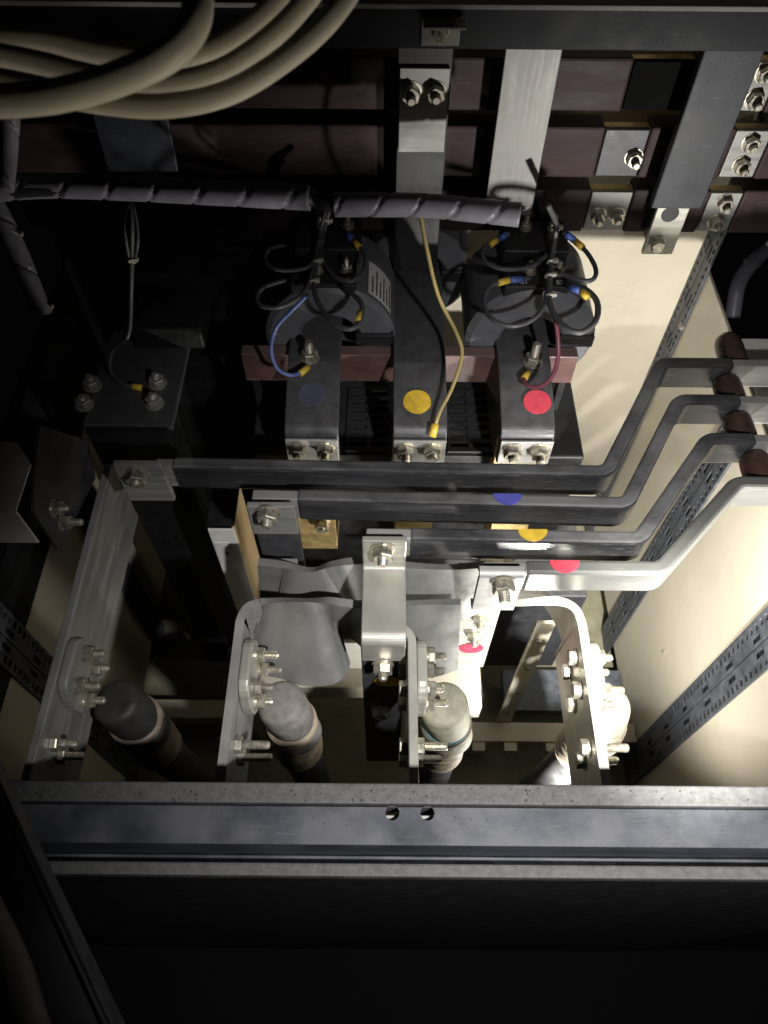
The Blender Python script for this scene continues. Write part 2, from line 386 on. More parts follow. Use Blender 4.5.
def post(y0, y1, side, z0, z1, label):
    """perforated steel upright held off the side panel: two slotted faces with a groove between"""
    xw = side * XR; e = empty('perforated_post', (xw, (y0 + y1) / 2, z0)); ym = (y0 + y1) / 2
    def face(ya, yb, x, outer_low):
        lst = []; w = yb - ya; xa, xb = sorted((xw - side * x, xw - side * (x - 0.0018)))
        p = 0.0125; sl = (0.16, 0.44) if outer_low else (0.56, 0.84)
        s0, s1 = ya + sl[0] * w, ya + sl[1] * w
        h0, h1 = (ya + 0.60 * w, ya + 0.86 * w) if outer_low else (ya + 0.14 * w, ya + 0.40 * w)
        cuts = sorted([ya, yb, s0, s1, h0, h1])
        for a, b in zip(cuts, cuts[1:]):
            if abs(a - s0) < 1e-6:      # slot row
                z = z0
                while z < z1 - p:
                    lst.append((xa, xb, a, b, z, z + p * 0.52)); z += p
                lst.append((xa, xb, a, b, z, z1))
            elif abs(a - h0) < 1e-6:    # long holes far apart
                z = z0
                while z < z1 - 0.08:
                    lst.append((xa, xb, a, b, z, z + 0.055)); z += 0.075
                lst.append((xa, xb, a, b, z, z1))
            else: lst.append((xa, xb, a, b, z0, z1))
        return lst
    boxes('slotted_face', face(y0, ym - 0.0012, 0.0034, True), 'galvanised', e)
    boxes('slotted_face', face(ym + 0.0012, y1, 0.0028, False), 'galvanised', e)
    xa, xb = sorted((xw - side * 0.0002, xw - side * 0.0007))
    box('groove_shade', xa, xb, ym - 0.0118, ym + 0.0118, z0, z1, 'black_paint', e, bv=0)  # black strip behind the long holes paints in their dark
    xa, xb = sorted((xw - side * 0.0005, xw - side * 0.0008))
    box('return_flange', xa, xb, y0 + 0.0002, y0 + 0.0018, z0, z1, 'galvanised', e, bv=0)
    box('return_flange', xa, xb, y1 - 0.0018, y1 - 0.0002, z0, z1, 'galvanised', e, bv=0)
    tag(e, label, 'post', 'slotted uprights on the cubicle sides'); return e
post(0.291, 0.345, 1, -1.25, -0.62, 'grey slotted steel upright nearest the front on the right cream panel')
post(0.521, 0.572, 1, -1.25, -0.62, 'grey slotted steel upright behind the bent busbars on the right panel')
cpst = post(0.757, 0.797, 1, -1.25, -0.30, 'grey slotted corner upright where back wall meets right panel')
for (u, v) in ((683, 326), (641, 377), (643, 414)): bolt(cpst, P(u, v, x=0.3995), (-1, 0, 0), 0.006, 0.006, washer=False, head=True)
for (u, v) in ((664, 652),): bolt(rw, P(u, v, x=0.3995), (-1, 0, 0), 0.0022, 0.002, m='zinc_dull', washer=False, head=True)
post(0.291, 0.345, -1, -1.25, -0.62, 'dark slotted steel upright on the left panel behind the leftmost plate')
post(0.521, 0.572, -1, -1.25, -0.62, 'dark slotted steel upright on the left panel near the white bracket')

# ---- front sill made of stepped folded sheet
def yz(v, z): return P(384, v, z=z).y
sill = empty('front_sill', (0, 0.10, -0.56)); SX = 0.46
zA, zB, zC, zD = -0.550, -0.557, -0.600, -0.582
box('dusty_lip', -SX, SX, yz(804, zA), yz(783, zA), zA - 0.028, zA, 'sill_dust', sill, 0.0015)
yB0, yB1 = yz(845, zB), yz(804, zA) - 0.0006
hx = [P(392.5, 814, z=zB).x, P(427.5, 813, z=zB).x]; hy = P(410, 813, z=zB).y
def tray_with_holes(name, x0, x1, y0, y1, z, t, holes, r, m, parent):
    bm = bmesh.new(); n = 24; q = 0.0085
    def quad(a, b, ya, yb): bm.faces.new([bm.verts.new(p) for p in ((a, ya, z), (b, ya, z), (b, yb, z), (a, yb, z))])
    quad(x0, x1, y0, hy - q); quad(x0, x1, hy + q, y1)
    xs = [x0] + [h + s for h in holes for s in (-q, q)] + [x1]
    for i in range(0, len(xs), 2): quad(xs[i], xs[i + 1], hy - q, hy + q)
    for h in holes:
        inn, out = [], []
        for k in range(n):
            t_ = 2 * math.pi * k / n + math.pi / 4; ca, sa = math.cos(t_), math.sin(t_)
            inn.append(bm.verts.new((h + r * ca, hy + r * sa, z))); w = q / max(abs(ca), abs(sa))
            out.append(bm.verts.new((h + w * ca, hy + w * sa, z)))
        for k in range(n):
            k2 = (k + 1) % n; bm.faces.new((inn[k], out[k], out[k2], inn[k2]))
    bmesh.ops.recalc_face_normals(bm, faces=bm.faces)
    for f in bm.faces:
        if f.normal.z < 0: f.normal_flip()
    me = bpy.data.meshes.new(name); bm.to_mesh(me); bm.free()
    o = link(name, me, (0, 0, 0), parent, m); md = o.modifiers.new('solid', 'SOLIDIFY'); md.thickness = t; md.offset = -1
    return o
tray_with_holes('tray', -SX, SX, yB0, yB1, zB, 0.002, hx, 0.0050, 'blue_black', sill)
box('hole_backing', -0.05, 0.10, hy - 0.009, hy - 0.0004, zB - 0.009, zB - 0.006, 'tin_dull', sill, 0.0004)  # added strip under the tray, makes the holes' lower halves look lit
box('riser', -SX, SX, yB0 + 0.0004, yB0 + 0.003, zC - 0.01, zB - 0.0025, 'blue_black', sill, 0.0006)
box('lower_shelf', -SX, SX, yz(866, zC), yB0 - 0.0004, zC - 0.004, zC, 'blue_black', sill, 0.0008)
yD1, yD0 = yz(863, zD), yz(877, zD)
box('front_lip', -SX, SX, yD0, yD1, zD - 0.012, zD, 'sill_dust', sill, 0.0018)
cv, cf = [], []
rnd = random.Random(3)
for k in range(420):      # crumbs of dirt lying on the lip and the tray
    on_lip = rnd.random() < 0.7
    cx_ = rnd.gauss(-0.05, 0.2); cx_ = max(-0.41, min(0.41, cx_)); r_ = rnd.choice((0.0003, 0.0004, 0.0005, 0.0007, 0.0011)) * (1.0 if on_lip else 0.7)
    cy_ = rnd.uniform(yz(804, zA) + 0.001, yz(783, zA) - 0.001) if on_lip else rnd.uniform(yB0 + 0.012, yB1 - 0.001)
    if not on_lip and any(math.hypot(cx_ - h, cy_ - hy) < 0.007 for h in hx): continue
    zc_ = (zA if on_lip else zB); n0 = len(cv)
    for t in range(4):
        a_ = t * math.pi / 2 + rnd.random(); q_ = r_ * rnd.uniform(0.6, 1.3); cv.append((cx_ + q_ * math.cos(a_), cy_ + q_ * math.sin(a_), zc_ + 0.0001))
    cv.append((cx_, cy_, zc_ + r_ * rnd.uniform(0.7, 1.3)))
    cf += [(n0 + t, n0 + (t + 1) % 4, n0 + 4) for t in range(4)]
cr = mesh('dirt_crumbs', cv, cf, 'sill_dust', sill); cr['kind'] = 'stuff'
tag(sill, 'dusty black stepped metal sill across the front of the opening', 'sill')
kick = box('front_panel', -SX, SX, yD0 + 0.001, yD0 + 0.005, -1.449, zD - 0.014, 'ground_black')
tag(kick, 'plain black sheet panel hanging below the front sill', 'panel')

# ---- top beam with bracket
beam = empty('top_beam', (0, 0.62, -0.27)); by = 0.60
zt, zb_ = P(384, 6, y=by).z, P(384, 49, y=by).z
box('web', -0.43, 0.43, by, by + 0.003, zb_, zt, 'blue_black', beam, 0.001)
box('upper_flange', -0.43, 0.43, by - 0.006, by + 0.03, zt + 0.0005, zt + 0.004, 'white_paint', beam, 0.0006)
box('lower_flange', -0.43, 0.43, by + 0.0035, by + 0.03, zb_, zb_ + 0.003, 'blue_black', beam, 0.0006)
tag(beam, 'dark painted steel cross beam along the top edge', 'beam')
bk = empty('angle_bracket', P(440, 47, y=by))
a, b = P(422, 18, y=by - 0.002), P(459, 46, y=by - 0.002)
box('plate', a.x, b.x, by - 0.0025, by - 0.0004, b.z, a.z, 'bare_metal', bk, 0.0004)
box('flange', a.x + 0.0005, b.x + 0.003, by - 0.016, by - 0.003, a.z - 0.002, a.z, 'bare_metal', bk, 0.0004)
bolt(bk, P(440, 31, y=by - 0.0025), (0, -1, 0), 0.006, 0.009, 'zinc')
tag(bk, 'small pale angle bracket screwed to the dark top beam', 'bracket')

# ================================================================== back bus: maroon sleeved main bars
RY = 0.735
rows = []
for (v0, v1, us, lab) in ((190, 232, [(-30, 587), (629, 704), (737, 800)], 'lowest'), (127, 178, [(-30, 600), (645, 728), (765, 810)], 'middle'),
                     (58, 112, [(-30, 628), (690, 745), (775, 810)], 'topmost')):
    e = empty('main_busbar', P(500, (v0 + v1) / 2, y=RY)); z1, z0 = P(560, v0, y=RY).z, P(560, v1, y=RY).z
    zm = (z0 + z1) / 2
    x_end = 0.46
    box('conductor', -0.41, x_end, RY + 0.008, RY + 0.018, z0 + 0.004, z1 - 0.004, 'brass', e, 0.001)
    for (ua, ub) in us:
        xa, xb = P(ua, (v0 + v1) / 2, y=RY).x, P(ub, (v0 + v1) / 2, y=RY).x
        box('sleeve', max(xa, -0.405), min(xb, x_end - 0.004), RY, RY + 0.026, z0, z1, 'maroon', e, 0.0025)
    for (ua, ub), horiz in zip(zip([s[1] for s in us], [s[0] for s in us[1:]]), (True, False)):
        xa, xb = P(ua, (v0 + v1) / 2, y=RY).x + 0.0012, P(ub, (v0 + v1) / 2, y=RY).x - 0.0012
        pl = box('joint_plate', xa, xb, RY + 0.001, RY + 0.0075, z0 + 0.002, z1 - 0.003, 'tin_dull', e, 0.0008)
        if horiz and lab == 'topmost': pl.data.materials[0] = MATS['ground_black']  # plate blackened for the shadow beside the vertical bar
        elif horiz and lab == 'middle':
            pl.data.materials[0] = MATS['dark_plate']; bolt(pl, (xa + (xb - xa) * 0.8, RY + 0.001, zm - 0.004), (0, -1, 0), 0.0085, 0.018)  # plate colour darkened to stand in for shadow
        elif horiz:
            for q in (0.27, 0.75): bolt(pl, (xa + (xb - xa) * q, RY + 0.001, zm - 0.004), (0, -1, 0), 0.0085, 0.018)
        else:
            for q in (-0.011, 0.013): bolt(pl, ((xa + xb) / 2, RY + 0.001, zm + q), (0, -1, 0), 0.0085, 0.018)
    tag(e, '%s maroon sleeved horizontal busbar with bolted joints on the back wall' % lab, 'busbar', 'maroon main busbars on the back wall')
    rows.append((z0, z1))
# droppers in front of the main bars
DY = 0.700
def dropper(name, utop, ubot, vtop, vbot, m, label, hang=0.02, t=0.006):
    zt_, zb2 = P(utop[0], vtop, y=DY).z + hang, P(ubot[0], vbot, y=DY).z
    x0 = P(ubot[0], vbot, y=DY).x; x1 = P(ubot[1], vbot, y=DY).x
    o = box(name, x0, x1, DY, DY + t, zb2, zt_, m, None, 0.0008)
    tag(o, label, 'busbar'); return o
dr = dropper('vertical_busbar', (500, 552), (484, 531), 48, 215, 'brushed_metal', 'bare brushed metal vertical bar hanging from the top beam')
box('spacer', P(490, 200, y=DY).x + 0.004, P(524, 200, y=DY).x, DY + 0.0065, RY - 0.0005, rows[1][0] + 0.012, rows[1][1] - 0.01, 'black_plastic', dr)
vb = empty('vertical_busbar', P(670, 255, y=DY))
x0, x1 = P(640, 250, y=DY).x, P(676, 250, y=DY).x
zend, zsl, ztop = P(655, 255, y=DY).z, P(655, 208, y=DY).z, P(700, 30, y=DY).z
ce = box('conductor', x0 + 0.004, x1 - 0.002, DY + 0.001, DY + 0.007, zend, ztop, 'bare_metal', vb, 0.0008)
box('sleeve', x0 - 0.004, x1 + 0.009, DY - 0.0015, DY + 0.0095, zsl, ztop - 0.001, 'blue_black', vb, 0.0015)
bolt(ce, P(657, 243, y=DY), (0, -1, 0), 0.008, 0.006)
lathe('hole_disc', [(0.0092, 0), (0.0092, 0.0006)], P(670, 214, y=DY + 0.0012), (0, -1, 0), 'black_plastic', ce)  # black disc stands in for the dark of the drilled hole
box('spacer', x0 + 0.006, x1 - 0.006, DY + 0.008, RY - 0.0005, rows[0][0] + 0.008, rows[0][1] - 0.012, 'black_plastic', vb)
tag(vb, 'blue-black sleeved vertical bar with bare drilled end at the upper right', 'busbar')
mp_ = empty('vertical_busbar', P(425, 200, y=DY))
a, b = P(400, 66, y=DY), P(446, 120, y=DY)
jp = box('joint_plate', a.x, b.x, DY - 0.004, DY, b.z - 0.03, a.z, 'tin_dull', mp_, 0.0006)
box('sleeve', a.x - 0.002, b.x + 0.002, DY + 0.0005, DY + 0.012, -0.56, a.z + 0.02, 'black_plastic', mp_, 0.001)
for u in (411, 436): bolt(jp, P(u, 92, y=DY - 0.004), (0, -1, 0), 0.009, 0.016)
box('spacer', a.x + 0.008, b.x - 0.008, DY + 0.0125, RY - 0.0005, rows[2][0] + 0.01, rows[2][1] - 0.01, 'black_plastic', mp_)
tag(mp_, 'dark vertical bar topped by a pale plate with two nuts', 'busbar')
o = prism('vertical_busbar', [P(90, 105, y=DY), P(165, 105, y=DY), P(178, 172, y=DY), P(108, 172, y=DY)], (0, 0.006, 0), 'blue_black')
box('spacer', P(120, 140, y=DY).x, P(150, 140, y=DY).x, DY + 0.0065, RY - 0.0005, rows[1][0] + 0.01, rows[1][1] - 0.004, 'black_plastic', o)
tag(o, 'dim blue-grey plate hanging in the dark below the cream cables', 'plate')

# ================================================================== four bent insulated busbars
ZT, BT, BH = -0.560, 0.0135, 0.034
BAR = [([(118, 461), (608, 470), (662, 361), (800, 364)], 700, 172, 735, None, 'uppermost of the four bent dark busbars, passing below the round transformers', 480),
       ([(252, 493), (628, 502), (680, 398), (800, 400)], 700, 297, 742, ('dot_blue', 508), 'bent dark busbar with a blue dot, second of four from the top', 508),
       ([(366, 532), (641, 537), (709, 437), (800, 439)], 700, 410, 757, ('dot_yellow', 533), 'bent dark busbar with a yellow dot, third of four from the top', 533),
       ([(484, 566), (662, 567), (738, 481), (815, 482)], 700, 526, 790, ('dot_red', 565), 'lowest and palest of the four bent busbars, with a red dot', 565)]
bars = []
for px, _, us, ue, dot, lab, du in BAR:
    pts = [P(u, v, z=ZT) for u, v in px]; pts[3].y = pts[2].y
    e = empty('bent_busbar', (pts[0] + pts[1]) / 2 - Vector((0, 0, BH)))
    ribbon('conductor', pts, (0, 0, 1), -BH + 0.0015, -0.0015, BT - 0.003, 'tin_dull', e, 0.012)
    q = [p.copy() for p in pts]
    d0 = (q[1] - q[0]).normalized(); q[0] = q[0] + d0 * (P(us, px[0][1], z=ZT) - q[0]).dot(d0)
    q[3].x = P(ue, px[3][1], z=ZT).x
    sl = ribbon('sleeve', q, (0, 0, 1), -BH, 0, BT, 'sleeve_pale' if du == 565 else 'sleeve_black', e, 0.016, 0.003)
    if dot:
        c = P(dot[1], px[0][1] + (px[1][1] - px[0][1]) * (dot[1] - px[0][0]) / (px[1][0] - px[0][0]), z=ZT)
        c.z += 0.0002; c.y += BT / 2 - 0.0012
        disc('phase_dot', c, (0, 0, 1), 0.0128, dot[0], sl, cut=(Vector((0, 1, 0)), 0.0))
    tag(e, lab, 'busbar', 'bent insulated busbars')
    bars.append((e, pts))
# barrel insulators between the bars at the right
ins_lab = ['brown barrel insulator behind the uppermost bent busbar at the right', 'brown barrel insulator between the first and second bent busbars',
           'brown barrel insulator between the second and third bent busbars', 'brown barrel insulator between the third and fourth bent busbars']
ys = [b[1][2].y for b in bars]
for i, (u, v, y0, y1) in enumerate(((737, 345, ys[0] + BT / 2 + 0.0004, ys[0] + 0.055), (736, 382, ys[1] + BT / 2, ys[0] - BT / 2), (748, 418, ys[2] + BT / 2, ys[1] - BT / 2), (770, 455, ys[3] + BT / 2, ys[2] - BT / 2))):
    xx = P(u, v, y=(y0 + y1) / 2).x; L_ = y1 - y0 - 0.0008; R_ = 0.0145; zc = ZT - 0.021
    o = lathe('barrel_insulator', [(R_ * 0.82, 0), (R_ * 0.95, L_ * 0.1), (R_, L_ * 0.3), (R_, L_ * 0.7), (R_ * 0.95, L_ * 0.9), (R_ * 0.82, L_)],
              (xx, y0 + 0.0004, zc), (0, 1, 0), 'insulator_brown')
    tag(o, ins_lab[i], 'insulator', 'barrel insulators between the busbars')

# ================================================================== lower plates with cable lugs
PX = [-0.287, -0.130, 0.026, 0.181]; ZP0, ZP1, PT = -0.722, -0.620, 0.008
FAR = [0.437, 0.308, 0.292, 0.308]
PN = ['leftmost of the four upright plates, dim grey, behind the front sill', 'pale upright plate bending right into a wide twisted bar, second from left',
      'brightly edged upright plate below the light grey strap, third from left', 'overexposed upright plate at the right bending left under the red-dot busbar']
plates = []
for i, x in enumerate(PX):
    e = empty('terminal_plate', (x, 0.22, ZP0))
    if i == 0: path = [(x, 0.09, 0), (x, FAR[0] + 0.03, 0)]
    elif i == 1: path = [(x, 0.09, 0), (x, 0.308, 0), (-0.09, 0.308, 0), (-0.06, 0.311, 0), (-0.02, 0.307, 0), (0.03, 0.308, 0), (0.072, 0.308, 0)]
    elif i == 2: path = [(x, 0.09, 0), (x, 0.285, 0), (x - 0.03, 0.285, 0)]
    else: path = [(x, 0.09, 0), (x - 0.004, 0.312, 0), (x - 0.03, 0.312, 0), (x - 0.045, 0.312, 0), (x - 0.06, 0.312, 0), (x - 0.08, 0.312, 0)]
    mt = 'tin_dull' if i < 2 else 'bare_metal'  # duller metal on the second plate stands in for its shading
    if i in (0, 2): fb = ribbon('flat_bar', path, (0, 0, 1), ZP0, ZP1, PT, mt, e, 0.022, 0.0012)
    else:
        pre = [((x, 0.09, ZP1), (0, 0, 1)), ((x, 0.16, ZP1), (0, 0, 1)), ((x, 0.23, ZP1), (0, 0, 1)), ((x, 0.265, ZP1), (0, 0, 1))]
        if i == 1:
            sec = [((x, 0.2795, ZP1), (0, 0, 1)), ((x + 0.001, 0.291, ZP1 + 0.002), (0.03, 0, 1)), ((x + 0.006, 0.303, ZP1 + 0.001), (0.03, 0.06, 1)),
                   ((x + 0.016, 0.309, ZP1 - 0.001), (0, 0.14, 1))]
            fb = loft('flat_bar', [(Vector(a), Vector(b)) for a, b in pre + sec], 0.100, PT, mt, e)
            sec = [((x + 0.0165, 0.3092, ZP1 - 0.001), (0, 0.14, 1)), ((x + 0.034, 0.314, ZP1 - 0.007), (0, 0.55, 1)), ((x + 0.056, 0.3135, ZP1 - 0.006), (0, 0.75, 1)), ((x + 0.080, 0.309, ZP1 + 0.003), (0, 0.20, 1)),
                   ((x + 0.105, 0.306, ZP1 + 0.002), (0, -0.10, 1)), ((x + 0.14, 0.308, ZP1 - 0.002), (0, 0.25, 1)), ((x + 0.17, 0.312, ZP1 - 0.005), (0, 0.5, 1)), ((x + 0.202, 0.312, ZP1 - 0.004), (0, 0.35, 1))]
            loft('twisted_bar', [(Vector(a), Vector(b)) for a, b in sec], 0.090, PT, 'strap_shaded', e)  # shadowed far part of the plate, shade put into the metal's tone
        else:
            sec = [((x, 0.2795, ZP1), (0, 0, 1)), ((x - 0.001, 0.292, ZP1 + 0.001), (0, -0.02, 1)), ((x - 0.005, 0.304, ZP1 + 0.001), (0, -0.10, 1)),
                   ((x - 0.016, 0.311, ZP1), (0, -0.35, 1)), ((x - 0.034, 0.312, ZP1 - 0.001), (0, -0.85, 0.9)), ((x - 0.055, 0.3105, ZP1 - 0.002), (0, -1, 0.55)),
                   ((x - 0.085, 0.310, ZP1 - 0.003), (0, -1, 0.35))]
            fb = loft('flat_bar', [(Vector(a), Vector(b)) for a, b in pre + sec], 0.100, PT, mt, e)
    tag(e, PN[i], 'plate', 'upright lug plates behind the sill')
    plates.append(e)
    xs = x + PT / 2
    # cable lug palm on the right side with four bolts, two more bolts near the sill
    lug = empty('cable', (xs + 0.034, 0.237, -1.25))
    pr = []
    for k in range(13):      # figure-of-eight palm outline
        t = math.pi * k / 12
        pr.append((xs + 0.0003, 0.265 + 0.0165 * math.sin(t) * 1.0, -0.656 + 0.034 * math.cos(t)))
    for k in range(13):
        t = math.pi * k / 12
        pr.append((xs + 0.0003, 0.234 - 0.0165 * math.sin(t), -0.656 - 0.034 * math.cos(t)))
    palm = prism('lug_palm', pr, (0.009, 0, 0), 'tin_dull' if i == 0 else 'bare_metal', lug, 0.002)
    for yy, dz in ((0.266, 0), (0.235, 0.0)):
        for zz in (-0.643, -0.669):
            bolt(palm, (xs + 0.0095, yy - (0.004 if zz < -0.65 else 0), zz), (1, 0, 0), 0.0075, 0.0185)
            bolt(fb, (x - PT / 2, yy - (0.004 if zz < -0.65 else 0), zz), (-1, 0, 0), 0.0075, 0.01, head=True)
    for zz, yy in ((-0.643, 0.184), (-0.664, 0.179)):
        bolt(fb, (xs, yy, zz), (1, 0, 0), 0.0075, 0.026, washer=False)
        bolt(fb, (x - PT / 2, yy, zz), (-1, 0, 0), 0.0075, 0.01, head=True)
    cx, cy = xs + 0.034, 0.237
    lm = ('cable_boot', 'lug_grey', 'lug_cream', 'lug_cream')[i]
    ba = Vector((-0.16, 0.07, 1)).normalized()
    lathe('lug_barrel', [(0.019, -0.050), (0.0228, -0.045), (0.0228, -0.024), (0.0206, -0.021), (0.0206, -0.010), (0.0230, -0.007), (0.0236, 0.018), (0.0234, 0.030),
                         (0.0226, 0.0345), (0.0200, 0.0375), (0.0160, 0.0388), (0.003, 0.0392)], (cx, cy, -0.730), ba, lm, lug, n=36)
    if i == 2: lathe('tape_ring', [(0.0236, -0.002), (0.0242, -0.001), (0.0242, 0.002), (0.0236, 0.003)], (cx, cy, -0.745), (0.05, 0.1, 1), 'tape_cyan', lug)
    def rf(s, a, w=0.0252, i=i):
        rag = 0.0012 * noise.noise(Vector((math.cos(a) * 1.5, math.sin(a) * 1.5, s * 40 + i * 7)))
        return w + rag + 0.0011 * (1 if ((s / 0.019 + a / 6.283 + 0.3 * i) % 1) < 0.85 else -0.5)
    zz0 = -0.742
    pts = [(cx, cy, zz0 + 0.0 - k * 0.003) for k in range(int(0.10 / 0.003))]
    tube('taped_sleeve', pts, 0.025, 'tape_tan' if i == 1 else 'cable_tape', lug, n=32, rfun=rf, smooth_path=False)
    lean = (0.03, 0.01, 0.0, -0.02)[i]
    tube('cable_sheath', [(cx, cy, zz0 - 0.097), (cx + lean * 0.2, cy + 0.005, -0.98), (cx + lean * 0.6, cy + 0.01, -1.12), (cx + lean, cy + 0.012, -1.2495)], 0.0215, 'cable_black', lug, n=20)
    tag(lug, ('thick dark cable with lug bolted to the leftmost plate', 'thick cable with pale lug barrel bolted to the second plate',
              'thick cable with brightly lit lug bolted beside the light grey strap', 'thick ribbed cable lugged to the overexposed right plate')[i], 'cable', 'power cables hanging from the plates')

# ================================================================== connection straps from busbars to plates
def fronty(i, u):
    pts = bars[i][1]; p = P(u, BAR[i][0][0][1], z=ZT); t = (p.x - pts[0].x) / (pts[1].x - pts[0].x)
    return pts[0].y + (pts[1].y - pts[0].y) * t - BT / 2
# strap on the blue busbar: hangs straight down
fy = fronty(1, 275)
xa, xb = P(249, 500, y=fy).x, P(295, 500, y=fy).x
s2 = empty('hanging_strap', ((xa + xb) / 2, fy - 0.004, -0.74))
s2b = box('bar', xa + 0.001, xb, fy - 0.0065, fy - 0.0006, -0.745, -0.596, 'dark_plate', s2, 0.001)  # darker than its clamp plate, for the shadow of the next busbar
s2c = box('clamp_plate', xa, xb + 0.001, fy - 0.0125, fy - 0.0068, -0.600, -0.553, 'tin_dull', s2, 0.001)
bolt(s2c, P(268, 512, y=fy - 0.0125), (0, -1, 0), 0.010, 0.017)
tag(s2, 'dark strap hanging from the left end of the blue-dot busbar', 'strap')
# strap on the yellow busbar: down, towards the viewer, then down again
fy = fronty(2, 385)
xa, xb = P(363, 560, y=fy).x, P(405.5, 560, y=fy).x
s3 = empty('stepped_strap', ((xa + xb) / 2, 0.27, -1.0)); yb = P(385, 638, z=-0.596).y
st = ribbon('strap', [(0, fy - 0.004, -0.553), (0, fy - 0.004, -0.600), (0, yb, -0.600), (0, yb - 0.0005, -0.640)], (1, 0, 0), xa, xb, 0.006, 'bare_metal', s3, 0.008)
bolt(st, P(383, 549, y=fy - 0.0072), (0, -1, 0), 0.010, 0.017)
dn = box('down_plate', xa - 0.001, xb + 0.002, yb + 0.003, yb + 0.009, -1.00, -0.626, 'dark_plate', s3, 0.001)
bolt(st, P(383, 664, y=yb - 0.004), (0, -1, 0), 0.009, 0.016)
disc('phase_dot', P(388, 681, y=yb + 0.002), (0, -1, 0), 0.0135, 'dot_yellow', dn)
bolt(dn, P(380, 709, y=yb + 0.003), (0, -1, 0), 0.009, 0.010, m='tin_dull')
tag(s3, 'light grey stepped strap bolted under the yellow-dot busbar, dark plate below', 'strap')
# strap on the red busbar: short plate
fy = fronty(3, 500)
xa, xb = P(478, 575, y=fy).x, P(522, 575, y=fy).x
s4 = empty('short_strap', ((xa + xb) / 2, fy - 0.004, -0.62))
st = ribbon('strap', [(0, fy + 0.002, -0.5545), (0, fy - 0.004, -0.5545), (0, fy - 0.004, -0.618), (0, fy + 0.006, -0.625)], (1, 0, 0), xa, xb, 0.006, 'tin_dull', s4, 0.004)
bolt(st, P(503, 582, y=fy - 0.0072), (0, -1, 0), 0.010, 0.017)
tag(s4, 'short grey plate with one nut at the left end of the red-dot busbar', 'strap')
# plate at the left end of the uppermost busbar
fy = fronty(0, 140)
c1 = empty('end_clamp', (P(140, 470, y=fy).x, fy, -0.60))
xa, xb = P(119, 470, y=fy).x, P(166, 470, y=fy).x
cl = box('clamp_plate', xa, xb, fy - 0.007, fy - 0.0006, -0.606, -0.548, 'tin_dull', c1, 0.001)
bolt(cl, P(138, 474, y=fy - 0.007), (0, -1, 0), 0.010, 0.017)
tag(c1, 'dull plate with one nut at the left end of the uppermost busbar', 'clamp')
# inner cross bar behind the twisted bar
cb = empty('inner_cross_bar', (-0.01, 0.352, -0.69))
loft('flat_bar', [(Vector(p), Vector(q)) for p, q in (((-0.120, 0.352, -0.622), (0, 0.1, 1)), ((-0.095, 0.350, -0.624), (0, 0.25, 1)), ((-0.070, 0.348, -0.630), (0, 0.55, 1)), ((-0.050, 0.350, -0.622), (0, 0.35, 1)),
      ((-0.020, 0.352, -0.618), (0, 0.1, 1)), ((0.020, 0.350, -0.622), (0, 0.3, 1)), ((0.060, 0.349, -0.624), (0, 0.45, 1)), ((0.098, 0.351, -0.622), (0, 0.2, 1)))], 0.066, 0.009, 'strap_shaded', cb)
box('spacer', -0.116, -0.085, 0.3558, 0.3665, -0.69, -0.64, 'tin_dull', cb)
tag(cb, 'silver cross bar running behind the light grey strap, half in shadow', 'busbar')
# red phase down plate behind
rp = empty('down_plate', (0.11, 0.362, -0.92))
a, b = P(452, 603, y=0.362), P(503, 603, y=0.362)
pl = box('plate', a.x, b.x, 0.362, 0.368, -0.91, -0.648, 'bare_metal', rp, 0.001)
for (u, v) in ((480, 617), (474, 633)): bolt(pl, P(u, v, y=0.362), (0, -1, 0), 0.009, 0.015)
disc('phase_dot', P(471, 648, y=0.3615), (0, -1, 0), 0.0145, 'dot_red', pl)
tag(rp, 'brightly lit upright plate with two nuts and a red dot', 'plate')

# ================================================================== lower frame members
lf = empty('cream_cross_rail', (0, 0.36, -0.97))
box('rail', -0.20, 0.13, 0.346, 0.385, -0.985, -0.945, 'cream_paint', lf, 0.0015)
lb = box('bracket_plate', P(316, 655, y=0.36).x, P(362, 655, y=0.36).x, 0.372, 0.376, -0.944, -0.86, 'white_paint', lf, 0.0008)
bolt(lb, P(338, 656, y=0.372), (0, -1, 0), 0.009, 0.014)
box('end_block', 0.085, 0.135, 0.335, 0.385, -1.03, -0.9855, 'white_paint', lf, 0.0015)
box('prop', -0.195, -0.165, 0.35, 0.38, -1.249, -0.9855, 'cream_paint', lf, 0.0015)
box('prop', 0.09, 0.12, 0.35, 0.38, -1.249, -1.0305, 'black_paint', lf, 0.0015)
tag(lf, 'cream painted cross rail low down behind the hanging cables', 'rail')
lr = empty('floor_rail', (0.2, 0.36, -1.24))
box('rail', 0.125, 0.398, 0.342, 0.372, -1.20, -1.165, 'cream_paint', lr, 0.0015)
for x in (0.14, 0.19, 0.255): box('clip', x, x + 0.02, 0.328, 0.3415, -1.192, -1.168, 'cream_paint', lr, 0.001)
box('foot', 0.13, 0.16, 0.345, 0.37, -1.249, -1.2005, 'cream_paint', lr, 0.001)
box('foot', 0.36, 0.39, 0.345, 0.37, -1.249, -1.2005, 'cream_paint', lr, 0.001)
stn = box('rail_plate', 0.20, 0.398, 0.40, 0.47, -1.21, -1.19, 'galvanised', lr, 0.001)
tag(lr, 'pale clipped rail near the floor beside the right plate', 'rail')
vs_ = box('upright_strip', 0.180, 0.203, 0.373, 0.377, -1.164, -0.80, 'cream_paint', None, 0.0006)
tag(vs_, 'pale yellow narrow strip slanting up from the floor rail', 'strip')
for k in range(4): bolt(vs_, (0.1915, 0.373, -1.12 + k * 0.09), (0, -1, 0), 0.004, 0.003, washer=False, head=True)
lr2 = box('rear_floor_box', 0.02, 0.30, 0.50, 0.66, -1.249, -0.98, 'dark_plate', None, 0.002)
